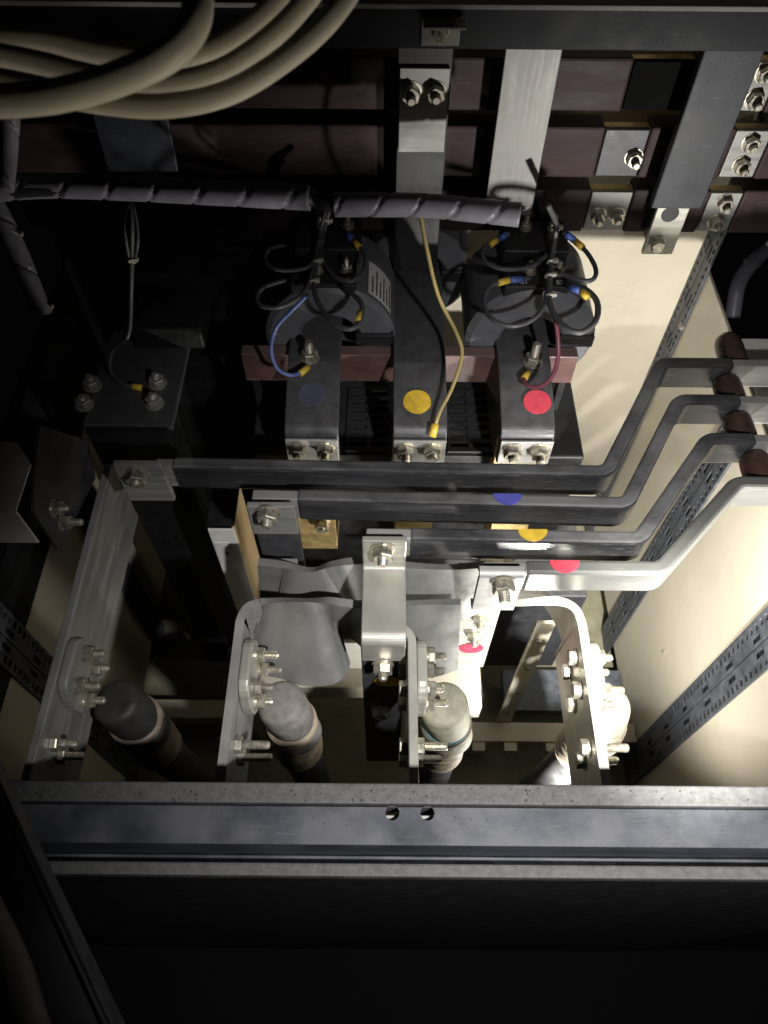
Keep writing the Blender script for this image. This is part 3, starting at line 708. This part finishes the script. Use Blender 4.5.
tag(lr2, 'dim grey box low behind the pale upright strip', 'box')
lr3 = empty('floor_rail', (-0.25, 0.37, -1.25))
box('rail', -0.398, -0.215, 0.375, 0.405, -1.20, -1.165, 'cream_paint', lr3, 0.0015)
box('foot', -0.39, -0.36, 0.378, 0.402, -1.249, -1.2005, 'cream_paint', lr3, 0.001)
box('foot', -0.25, -0.22, 0.378, 0.402, -1.249, -1.2005, 'cream_paint', lr3, 0.001)
tag(lr3, 'pale rail near the floor beside the leftmost cable', 'rail')
# cream channel post at the left of the strap
cp = empty('channel_post', (-0.175, 0.45, -1.25))
box('front_face', -0.188, -0.160, 0.420, 0.4225, -1.249, -0.674, 'white_paint', cp, 0.0008)
box('side_face', -0.1625, -0.160, 0.423, 0.480, -1.249, -0.674, 'plywood', cp, 0.0004)
box('outer_face', -0.188, -0.1855, 0.423, 0.480, -1.249, -0.674, 'black_paint', cp, 0.0004)
box('top_cap', -0.1889, -0.1595, 0.424, 0.481, -0.6735, -0.671, 'black_paint', cp, 0.0004)
box('sticker', -0.186, -0.163, 0.4192, 0.4199, -0.745, -0.70, 'paper_white', cp, 0)
lathe('hole', [(0.0022, 0), (0.0022, 0.0004)], (-0.175, 0.4191, -0.722), (0, -1, 0), 'black_plastic', cp, n=12)
tag(cp, 'cream channel post with a white patch left of the dark hanging strap', 'post')

# ================================================================== breaker with straps, bakelite board
BX0, BX1 = -0.155, 0.232
br = empty('circuit_breaker', (0.04, 0.56, -1.0))
box('body', BX0, BX1, 0.5295, 0.66, -0.86, -0.684, 'black_plastic', br, 0.003)
def grille(xa, xb):
    lst = []; n = 7; y0, y1 = 0.536, 0.628; p = (y1 - y0) / n; mid = (xa + xb) / 2
    for k in range(n + 1):
        lst.append((xa, xb, y0 + k * p - 0.0028, y0 + k * p + 0.0028, -0.6838, -0.680))
    for k in range(n):
        for (a, b) in ((xa, xa + 0.004), (mid - 0.003, mid + 0.003), (xb - 0.004, xb)):
            lst.append((a, b, y0 + k * p + 0.003, y0 + (k + 1) * p - 0.003, -0.6838, -0.680))
    boxes('vent_grille', lst, 'black_plastic', br)
grille(-0.045, 0.008); grille(0.073, 0.128)
box('mounting_foot', -0.12, 0.20, 0.56, 0.65, -1.249, -0.8605, 'black_plastic', br)
SXC = [P(310, 410, z=-0.584).x, P(421, 410, z=-0.584).x, P(531, 410, z=-0.584).x]
ySt = P(310, 431, z=-0.606).y
for x in SXC:
    t_ = box('terminal', x - 0.029, x + 0.027, ySt + 0.0055, ySt + 0.013, -0.6835, -0.625, 'brass', br, 0.0008)
    box('terminal_foot', x - 0.029, x + 0.027, ySt + 0.0135, 0.529, -0.70, -0.6845, 'brass', br, 0.0008)
    box('lower_terminal', x - 0.024, x + 0.02, 0.472, 0.478, -0.80, -0.70, 'brass', br, 0.0008)
    box('lower_terminal_foot', x - 0.024, x + 0.02, 0.4785, 0.529, -0.80, -0.785, 'brass', br, 0.0008)
bolt(br, P(322, 523, y=0.472), (0, -1, 0), 0.009, 0.012)
tag(br, 'black circuit breaker body with vent slots under the three straps', 'breaker')
board = box('insulating_board', -0.16, 0.214, 0.598, 0.613, -0.634, -0.5925, 'bakelite', None, 0.001)
for x in (-0.15, 0.205): box('leg', x - 0.004, x + 0.004, 0.60, 0.611, -0.6835, -0.6345, 'black_plastic', board)
tag(board, 'reddish-brown insulating board crossing in front of the round transformers', 'board')
SL = [('dot_faded', 'dark strap with faded blue dot and two nuts, leftmost of three', 0.68), ('dot_yellow', 'dark strap with yellow dot and two nuts, middle of three', 0.79),
      ('dot_red', 'dark strap with bright red dot and two nuts, rightmost of three', 0.70)]
for i, x in enumerate(SXC):
    e = empty('breaker_strap', (x, ySt, -0.64)); hw = 0.0285
    st = ribbon('strap', [(x, SL[i][2], -0.588), (x, 0.580, -0.588), (x, ySt + 0.003, -0.610), (x, ySt + 0.0013, -0.655)], (1, 0, 0), -hw, hw, 0.008, 'dark_plate', e, 0.010, 0.0014)
    face = box('contact_plate', x - hw + 0.0005, x + hw - 0.0005, ySt - 0.0062, ySt - 0.0032, -0.652, -0.614, 'tin_dull', e, 0.001)
    for dx in (-0.015, 0.014): bolt(face, (x + dx, ySt - 0.0062, -0.627), (0, -1, 0), 0.010, 0.017)
    uu = (312, 417, 537)[i]; vv = (394, 402, 402)[i]
    sl_ = Vector((0, ySt + 0.003 - 0.580, -0.022)).normalized(); nn = Vector((1, 0, 0)).cross(sl_); nn = nn if nn.z > 0 else -nn
    p0 = Vector((x, 0.580, -0.588)) + nn * 0.0042; rr = ray(uu, vv); pc = rr * (p0.dot(nn) / rr.dot(nn))
    disc('phase_dot', pc, nn, 0.0145, SL[i][0], st)
    if i != 1:
        uu, vv = ((310, 358), (533, 362))[i // 2]
        bolt(st, P(uu, vv, z=-0.584), (0, 0, 1), 0.0095, 0.024)
    tag(e, SL[i][1], 'strap', 'straps entering the breaker')

# ================================================================== ring current transformers
def ct(xc, y0, y1, zc, R, label, blocks=True, letters=True, plate=False):
    e = empty('current_transformer', (xc, y0, zc - R)); L_ = y1 - y0; h = 0.033
    prof = [(h, 0.004), (h + 0.004, 0.0), (R - 0.006, 0.0), (R, 0.006), (R, L_ - 0.006), (R - 0.006, L_), (h, L_), (h, 0.004)]
    vs, fs = lathe_data(prof, 64); fs = fs[:-2]; rot = Vector((0, 0, 1)).rotation_difference(Vector((0, 1, 0))).to_matrix()
    o = mesh('drum', [rot @ v + Vector((xc, y0, zc)) for v in vs], fs, 'resin_grey', e, smooth=False)
    o.data.polygons.foreach_set('use_smooth', [True] * len(o.data.polygons))
    md = o.modifiers.new('edge', 'EDGE_SPLIT'); md.split_angle = math.radians(32)
    box('foot', xc + 0.028, xc + R - 0.002, y0 - 0.004, y0 + 0.03, zc - 0.004, zc + 0.012, 'black_plastic', e, 0.002)
    if blocks:
        zt_ = zc + R
        b1 = box('terminal_block', xc - 0.038, xc + 0.030, y0 + 0.004, y0 + 0.048, zt_ - 0.022, zt_ + 0.002, 'black_plastic', e, 0.002)
        b2 = box('terminal_block', xc - 0.036, xc + 0.034, y0 + 0.0485, y1 - 0.006, zt_ - 0.022, zt_ + 0.012, 'black_plastic', e, 0.002)
        for dx in (-0.010, 0.020):
            bolt(b1, (xc + dx, y0 + 0.026, zt_ + 0.002), (0, 0, 1), 0.006, 0.014)
            bolt(b2, (xc + dx, y1 - 0.02, zt_ + 0.012), (0, 0, 1), 0.006, 0.014)
        if letters:
            text('lettering', 'S1', (xc - 0.017, y0 + 0.0102, zt_ + 0.0022), (1, 0, 0), (0, 1, 0), 0.008, 'print_white', b1)
            text('lettering', 'S2', (xc + 0.020, y0 + 0.0102, zt_ + 0.0022), (1, 0, 0), (0, 1, 0), 0.008, 'print_white', b1)
    if plate:
        # paper nameplate wrapped on the right shoulder of the drum
        vs, fs = [], []; n = 8
        for k in range(n + 1):
            t = math.radians(24 + 30 * k / n)
            for yy in (y0 + 0.010, y0 + 0.062): vs.append((xc + (R + 0.0006) * math.cos(t), yy, zc + (R + 0.0006) * math.sin(t)))
        fs = [(2 * k, 2 * k + 1, 2 * k + 3, 2 * k + 2) for k in range(n)]
        npl = mesh('nameplate', vs, fs, 'paper_white', e)
        vs, fs = [], []
        for j in range(6):
            t0 = math.radians(26 + j * 4.6); t1 = t0 + math.radians(1.5); ye = y0 + 0.058 - (0.018 if j % 2 else 0.006)
            n0 = len(vs)
            for t in (t0, t1):
                for yy in (y0 + 0.014, ye): vs.append((xc + (R + 0.0011) * math.cos(t), yy, zc + (R + 0.0011) * math.sin(t)))
            fs.append((n0, n0 + 1, n0 + 3, n0 + 2))
        mesh('print', vs, fs, 'print_dark', npl)
    tag(e, label, 'transformer', 'ring current transformers'); return e
ct(P(327, 290, z=-0.52).x, 0.616, 0.722, -0.588, 0.072, 'grey ring transformer with a white nameplate above the faded-dot strap', plate=True)
ct(P(540, 290, z=-0.52).x, 0.616, 0.722, -0.588, 0.072, 'grey ring transformer beside the cream wall above the red-dot strap')
ct(SXC[1], 0.7235, 0.798, -0.588, 0.064, 'dim ring transformer set back between the other two', blocks=False)

# ================================================================== neutral link in the dark at the left
nl = empty('neutral_link', (-0.27, 0.55, -0.66))
zn = -0.600
a, b = P(82, 425, z=zn), P(188, 350, z=zn)
tp = box('top_plate', a.x, b.x, a.y, b.y + 0.03, zn - 0.008, zn, 'dark_plate', nl, 0.0015)
box('front_plate', a.x + 0.004, b.x - 0.004, a.y - 0.0065, a.y - 0.0005, zn - 0.085, zn - 0.002, 'black_paint', nl, 0.001)
box('leg', a.x + 0.01, a.x + 0.05, a.y + 0.002, b.y + 0.02, -1.249, zn - 0.0085, 'black_paint', nl)
for (u, v) in ((93, 386), (85, 405), (158, 384), (155, 404)): bolt(tp, P(u, v, z=zn), (0, 0, 1), 0.009, 0.016, m='tin_dull')
box('rear_block', a.x + 0.035, b.x + 0.02, b.y + 0.001, b.y + 0.06, zn + 0.0005, zn + 0.03, 'black_plastic', nl, 0.003)
tag(nl, 'dark neutral link plate with four nuts at the left end of the assembly', 'link')
# screwed side plate and white bracket at the left edge
XS = -0.303
sp = prism('side_plate', [P(40, 425, x=XS), P(88, 440, x=XS), P(96, 478, x=XS), P(60, 550, x=XS), P(34, 512, x=XS)], (-0.004, 0, 0), 'dark_plate')
box('stay', -0.398, XS - 0.0045, 0.425, 0.44, -0.600, -0.575, 'dark_plate', sp)
for (u, v) in ((53, 508), (62, 522)): bolt(sp, P(u, v, x=XS), (1, 0, 0), 0.0075, 0.017)
tag(sp, 'dark side plate with two protruding screws near the left edge', 'plate')
wb = empty('white_bracket', (-0.35, 0.37, -0.57))
q = [P(15.6, 510, z=-0.52), P(31, 464, z=-0.52), P(17.7, 443, z=-0.52)]
prism('top_face', [q[0], q[1], q[2], (-0.398, q[2].y + 0.01, -0.52), (-0.398, q[0].y, -0.52)], (0, 0, -0.002), 'white_paint', wb, 0.0004)
box('front_face', -0.398, q[0].x + 0.001, q[0].y - 0.0022, q[0].y - 0.0003, -0.570, -0.52, 'white_paint', wb, 0.0004)
tag(wb, 'folded white sheet bracket at the left edge of the picture', 'bracket')

# ================================================================== wiring
def wire(name, px, r, m, label, cat='wire', group=None, sub=8):
    pts = [P(u, v, z=z) for u, v, z in px]
    o = tube(name, pts, r, m, None, n=10, sub=sub)
    tag(o, label, cat, group); return o
def crimp(parent, px0, px1, r, m, name='crimp'):
    tube(name, [P(*px0[:2], z=px0[2]), P(*px1[:2], z=px1[2])], r, m, parent, n=10, sub=2)
def tie(parent, u, v, z, r, nm='cable_tie', ax=None):
    c = P(u, v, z=z); d = ax or Vector((0.05, -0.9, -0.35)).normalized()
    o = lathe(nm, [(r, -0.0014), (r + 0.0009, -0.0012), (r + 0.0009, 0.0012), (r, 0.0014)], c, d, 'tie_white', parent, n=14)
    box('tie_head', c.x + r * 0.4, c.x + r + 0.0035, c.y - 0.002, c.y + 0.002, c.z, c.z + 0.004, 'tie_white', parent, 0.0005)
    return o
zt = -0.498
g = 'secondary wires on the transformers'
# left transformer
w = wire('signal_wire', [(333, 198, -0.45), (326, 222, -0.47), (321, 245, zt), (314, 280, zt), (318, 302, zt), (332, 321, zt), (348, 329, zt), (360, 322, zt), (361, 303, zt), (344, 288, -0.505)], 0.0026, 'wire_grey',
         'grey wire bundle tied down the left transformer and looped to the right', group=g)
for (u, v) in ((326, 222), (317, 262), (313, 282)): tie(w, u, v, -0.47 if v < 230 else zt, 0.0033)
crimp(w, (361, 312, zt), (358, 322, zt), 0.0036, 'crimp_yellow', 'ferrule')
wire('signal_wire', [(330, 196, -0.45), (322, 224, -0.47), (318, 245, zt + 0.002), (310, 280, zt), (300, 296, zt), (280, 307, zt), (262, 306, zt), (257, 296, zt), (264, 287, -0.50), (285, 280, -0.512)], 0.0022, 'wire_grey', 'dark wire looped to the left side of the left transformer', group=g)
w = wire('signal_wire', [(319, 246, zt), (324, 262, zt), (336, 277, zt), (352, 281, zt), (364, 270, zt), (364, 254, zt), (356, 243, zt), (346, 233, -0.505)], 0.0022, 'wire_grey', 'dark wire with blue crimp arching over the right of the left transformer', group=g)
crimp(w, (352, 239, zt), (345, 232, -0.505), 0.0034, 'crimp_blue'); crimp(w, (360, 248, zt), (354, 241, zt), 0.0032, 'crimp_yellow', 'ferrule')
w = wire('signal_wire', [(306, 296, zt), (292, 310, -0.51), (276, 328, -0.53), (271, 350, -0.55), (277, 368, -0.565), (290, 375, -0.572), (302, 373, -0.576)], 0.0022, 'wire_blue', 'blue wire curling down to the stud on the leftmost strap', group=g)
crimp(w, (300, 374, -0.575), (308, 367, -0.577), 0.0036, 'crimp_yellow')
w = wire('signal_wire', [(285, 245, -0.50), (268, 250, -0.50), (266, 262, -0.50), (280, 270, -0.50), (306, 268, zt), (316, 258, zt)], 0.0022, 'wire_grey', 'dark wire looped behind the left terminals of the left transformer', group=g)
# right transformer
w = wire('signal_wire', [(548, 205, -0.44), (556, 226, -0.47), (552, 258, zt), (549, 292, zt), (553, 312, zt), (566, 328, zt), (582, 332, zt), (596, 320, zt), (597, 302, zt), (586, 290, zt), (568, 283, -0.505)], 0.0030, 'wire_grey',
         'thick grey wire tied down the right transformer and looped to the right', group=g)
for (u, v) in ((556, 229), (551, 262), (549, 276), (549, 296)): tie(w, u, v, -0.475 if v < 235 else zt, 0.0036)
crimp(w, (580, 291, zt), (570, 287, -0.50), 0.0036, 'crimp_blue'); crimp(w, (588, 297, zt), (581, 291, zt), 0.0038, 'crimp_yellow', 'ferrule')
w = wire('signal_wire', [(547, 292, zt), (543, 308, zt), (530, 321, zt), (510, 326, zt), (492, 319, zt), (484, 303, zt), (488, 289, zt), (500, 282, zt), (530, 278, -0.505)], 0.0024, 'wire_grey', 'grey wire loop with blue and yellow crimps left of the right transformer', group=g)
crimp(w, (510, 280, zt), (523, 279, -0.502), 0.0035, 'crimp_blue'); crimp(w, (498, 283, zt), (509, 280, zt), 0.0035, 'crimp_yellow', 'ferrule')
w = wire('signal_wire', [(563, 232, -0.49), (575, 241, zt), (588, 254, zt), (596, 270, zt), (592, 280, zt), (578, 280, zt), (560, 273, zt)], 0.0024, 'wire_grey', 'grey wire arching over the right shoulder of the right transformer', group=g)
crimp(w, (566, 234, -0.49), (574, 240, zt), 0.0036, 'crimp_blue'); crimp(w, (575, 241, zt), (583, 248, zt), 0.0036, 'crimp_yellow', 'ferrule')
w = wire('signal_wire', [(510, 233, -0.49), (494, 241, zt), (483, 250, zt), (486, 262, zt), (504, 269, zt), (530, 267, zt), (547, 255, zt)], 0.0024, 'wire_grey', 'grey wire curling behind the left terminals of the right transformer', group=g)
crimp(w, (507, 234, -0.49), (499, 239, -0.495), 0.0034, 'crimp_blue'); crimp(w, (497, 240, -0.496), (490, 245, zt), 0.0034, 'crimp_yellow', 'ferrule')
w = wire('signal_wire', [(551, 300, zt), (557, 330, -0.51), (558, 358, -0.53), (551, 378, -0.55), (538, 387, -0.565), (527, 385, -0.572), (523, 376, -0.577)], 0.0022, 'wire_red', 'dark red wire curling down to the stud on the red-dot strap', group=g)
crimp(w, (524, 379, -0.576), (528, 372, -0.578), 0.0036, 'crimp_yellow')
w = wire('signal_wire', [(420, 214, -0.42), (426, 245, -0.44), (438, 295, -0.48), (456, 332, -0.515), (462, 355, -0.535), (452, 388, -0.565), (440, 412, -0.585), (433, 432, -0.60)], 0.0020, 'wire_yellow', 'yellow wire running down to the nut below the yellow dot', group=g)
crimp(w, (435, 424, -0.594), (432, 437, -0.603), 0.0042, 'crimp_yellow')
w = wire('signal_wire', [(131, 200, -0.43), (132, 240, -0.46), (131, 290, -0.52), (128, 335, -0.56), (112, 352, -0.575), (111, 372, -0.588), (126, 385, -0.594), (142, 387, -0.596)], 0.0024, 'wire_grey', 'dark wire with yellow lug curling onto the neutral link', group=g)
crimp(w, (132, 386, -0.595), (142, 388, -0.597), 0.0036, 'crimp_yellow')
for dv in (243, 261): tie(w, 132, dv, -0.465 - (dv - 243) * 0.001, 0.0032)
for k, du in enumerate((-6, 6)):
    tube('tied_core', [P(131 + du * 0.3, 205, z=-0.433), P(131 + du, 225, z=-0.448), P(132 + du * 0.9, 245, z=-0.465), P(132 + du * 0.3, 262, z=-0.485)], 0.0018, 'wire_grey', w, n=8, sub=4)
# spiral wrapped bundle
def wrap(r, pitch):
    def f(s, a):
        ph = (s / pitch + a / (2 * math.pi)) % 1.0
        return r * (0.80 if ph < 0.09 else (1.0 - 0.02 * abs(ph - 0.5)))
    return f
ZW = -0.412
def wrapped(name, px, r, pitch, label, m='spiral_wrap'):
    pts = spline([P(u, v, z=z) for u, v, z in px], 40)
    o = tube(name, pts, r, m, None, n=36, rfun=wrap(r, pitch), smooth_path=False); tag(o, label, 'cable bundle', 'spiral wrapped wire bundles'); return o
wb1 = wrapped('wrapped_bundle', [(-30, 192, ZW), (40, 186, ZW), (120, 188, ZW), (200, 192, ZW), (310, 198, ZW)], 0.0112, 0.042, 'grey spiral-wrapped wire bundle across the dark upper left')
tube('wire_core', [P(-34, 192, z=ZW), P(100, 187.5, z=ZW), P(200, 192, z=ZW), P(316, 198, z=ZW)], 0.0074, 'cable_black', wb1, n=12)
wb2 = wrapped('wrapped_bundle', [(334, 205, ZW), (380, 205, ZW), (430, 206, ZW), (520, 215, ZW)], 0.0106, 0.036, 'shiny grey spiral-wrapped bundle above the gap between the transformers')
tube('wire_core', [P(318, 199, z=ZW), P(334, 204.5, z=ZW), P(420, 206, z=ZW), P(519, 215, z=ZW)], 0.0070, 'cable_black', wb2, n=12)
wb3 = wrapped('wrapped_bundle', [(-6, 205, -0.43), (8, 232, -0.45), (24, 268, -0.48), (42, 315, -0.52)], 0.0100, 0.045, 'grey spiral-wrapped bundle dropping along the left edge')
tie(wb3, 9, 236, -0.453, 0.0105); tie(wb3, 40, 308, -0.515, 0.0105)
wb4 = wrapped('wrapped_bundle', [(4, 190, ZW + 0.006), (8, 150, ZW + 0.03), (10, 110, ZW + 0.06), (8, 70, ZW + 0.10)], 0.0085, 0.05, 'dim vertical wrapped bundle rising behind the cream cables at the left')
# cable seen through the opening in the right panel
cb_ = tube('side_cable', [P(800, 225, x=0.50), P(770, 247, x=0.50), P(752, 262, x=0.50), P(738, 285, x=0.50), P(732, 320, x=0.50)], 0.011, 'spiral_wrap', None, n=14)
tie(cb_, 752, 262, P(752, 262, x=0.50).z, 0.0115, ax=Vector((0.2, 0.3, 0.9)).normalized())
tag(cb_, 'grey cable in the black opening at the upper right', 'cable')

# ================================================================== cream cables close to the camera
CD = 0.30
def C(u, v, d=CD): return ray(u, v) * d
GC = 'cream cables looping across the top left'
for pts, r, lab in (
    ([C(-60, 100, .30), C(0, 101, .30), C(60, 95, .298), (C(120, 78, .296)), C(170, 53, .294), C(193, 25, .296), C(198, -6, .302), C(196, -60, .31)], 0.0064, 'thickest cream cable, crossing in front of the others and turning up'),
    ([C(-60, 70, .325), C(-10, 78, .325), C(40, 90, .325), C(100, 102, .325), C(165, 106, .325), C(230, 92, .325), C(290, 55, .325), C(335, 12, .325), C(375, -50, .33)], 0.0050, 'cream cable forming the lowest and longest loop'),
    ([C(-60, 45, .342), C(-5, 54, .342), C(45, 64, .342), C(100, 78, .342), C(160, 84, .342), C(220, 71, .342), C(270, 38, .342), C(308, -2, .342), C(340, -50, .345)], 0.0050, 'cream cable looping just inside the lowest loop'),
    ([C(-60, 34, .358), C(0, 39, .358), C(50, 42, .358), C(110, 54, .358), C(170, 60, .358), C(220, 46, .358), C(258, 20, .358), C(285, -10, .358), C(310, -50, .36)], 0.0054, 'innermost of the cream cable loops')):
    tag(tube('power_cable', pts, r, 'cable_cream', None, n=24, sub=10), lab, 'cable', GC)

# ================================================================== half open door and hose at the lower left
ZD = -0.46
e0, e1 = P(-40, 703, z=ZD), P(112, 1032, z=ZD); d = (e1 - e0).normalized(); nrm = Vector((d.y, -d.x, 0)).normalized()
if nrm.x > 0: nrm = -nrm
door = empty('door', e0 + Vector((0, 0, -0.7)))
prism('edge_strip', [e0, e1, e1 + nrm * 0.026, e0 + nrm * 0.026], (0, 0, -0.03), 'blue_black', door, 0.0012)
prism('door_sheet', [e0 + nrm * 0.002, e1 + nrm * 0.002, e1 + nrm * 0.004, e0 + nrm * 0.004], (0, 0, -0.034), 'black_paint', door, 0)
prism('edge_trim', [e0 - nrm * 0.0022, e1 - nrm * 0.0022, e1 - nrm * 0.0004, e0 - nrm * 0.0004], (0, 0, -0.02), 'dark_plate', door, 0.0004)
prism('inner_sheet', [e0 + nrm * 0.06, e1 + nrm * 0.06, e1 + nrm * 0.064, e0 + nrm * 0.064], (0, 0, -0.06), 'floor_paint', door, 0)
tag(door, 'dark dusty edge of a half open door at the lower left corner', 'door')
hp = [e0.lerp(e1, t) + nrm * 0.036 + Vector((0, 0, 0.010)) for t in (0, 0.25, 0.5, 0.75, 1.0)]
for k, p in enumerate(hp): p += nrm * (0.004 * math.sin(k * 1.7))
hs = tube('door_seal', hp, 0.0150, 'hose_mauve', None, n=16)
tag(hs, 'mauve rubber hose along the open door at the lower left', 'hose')
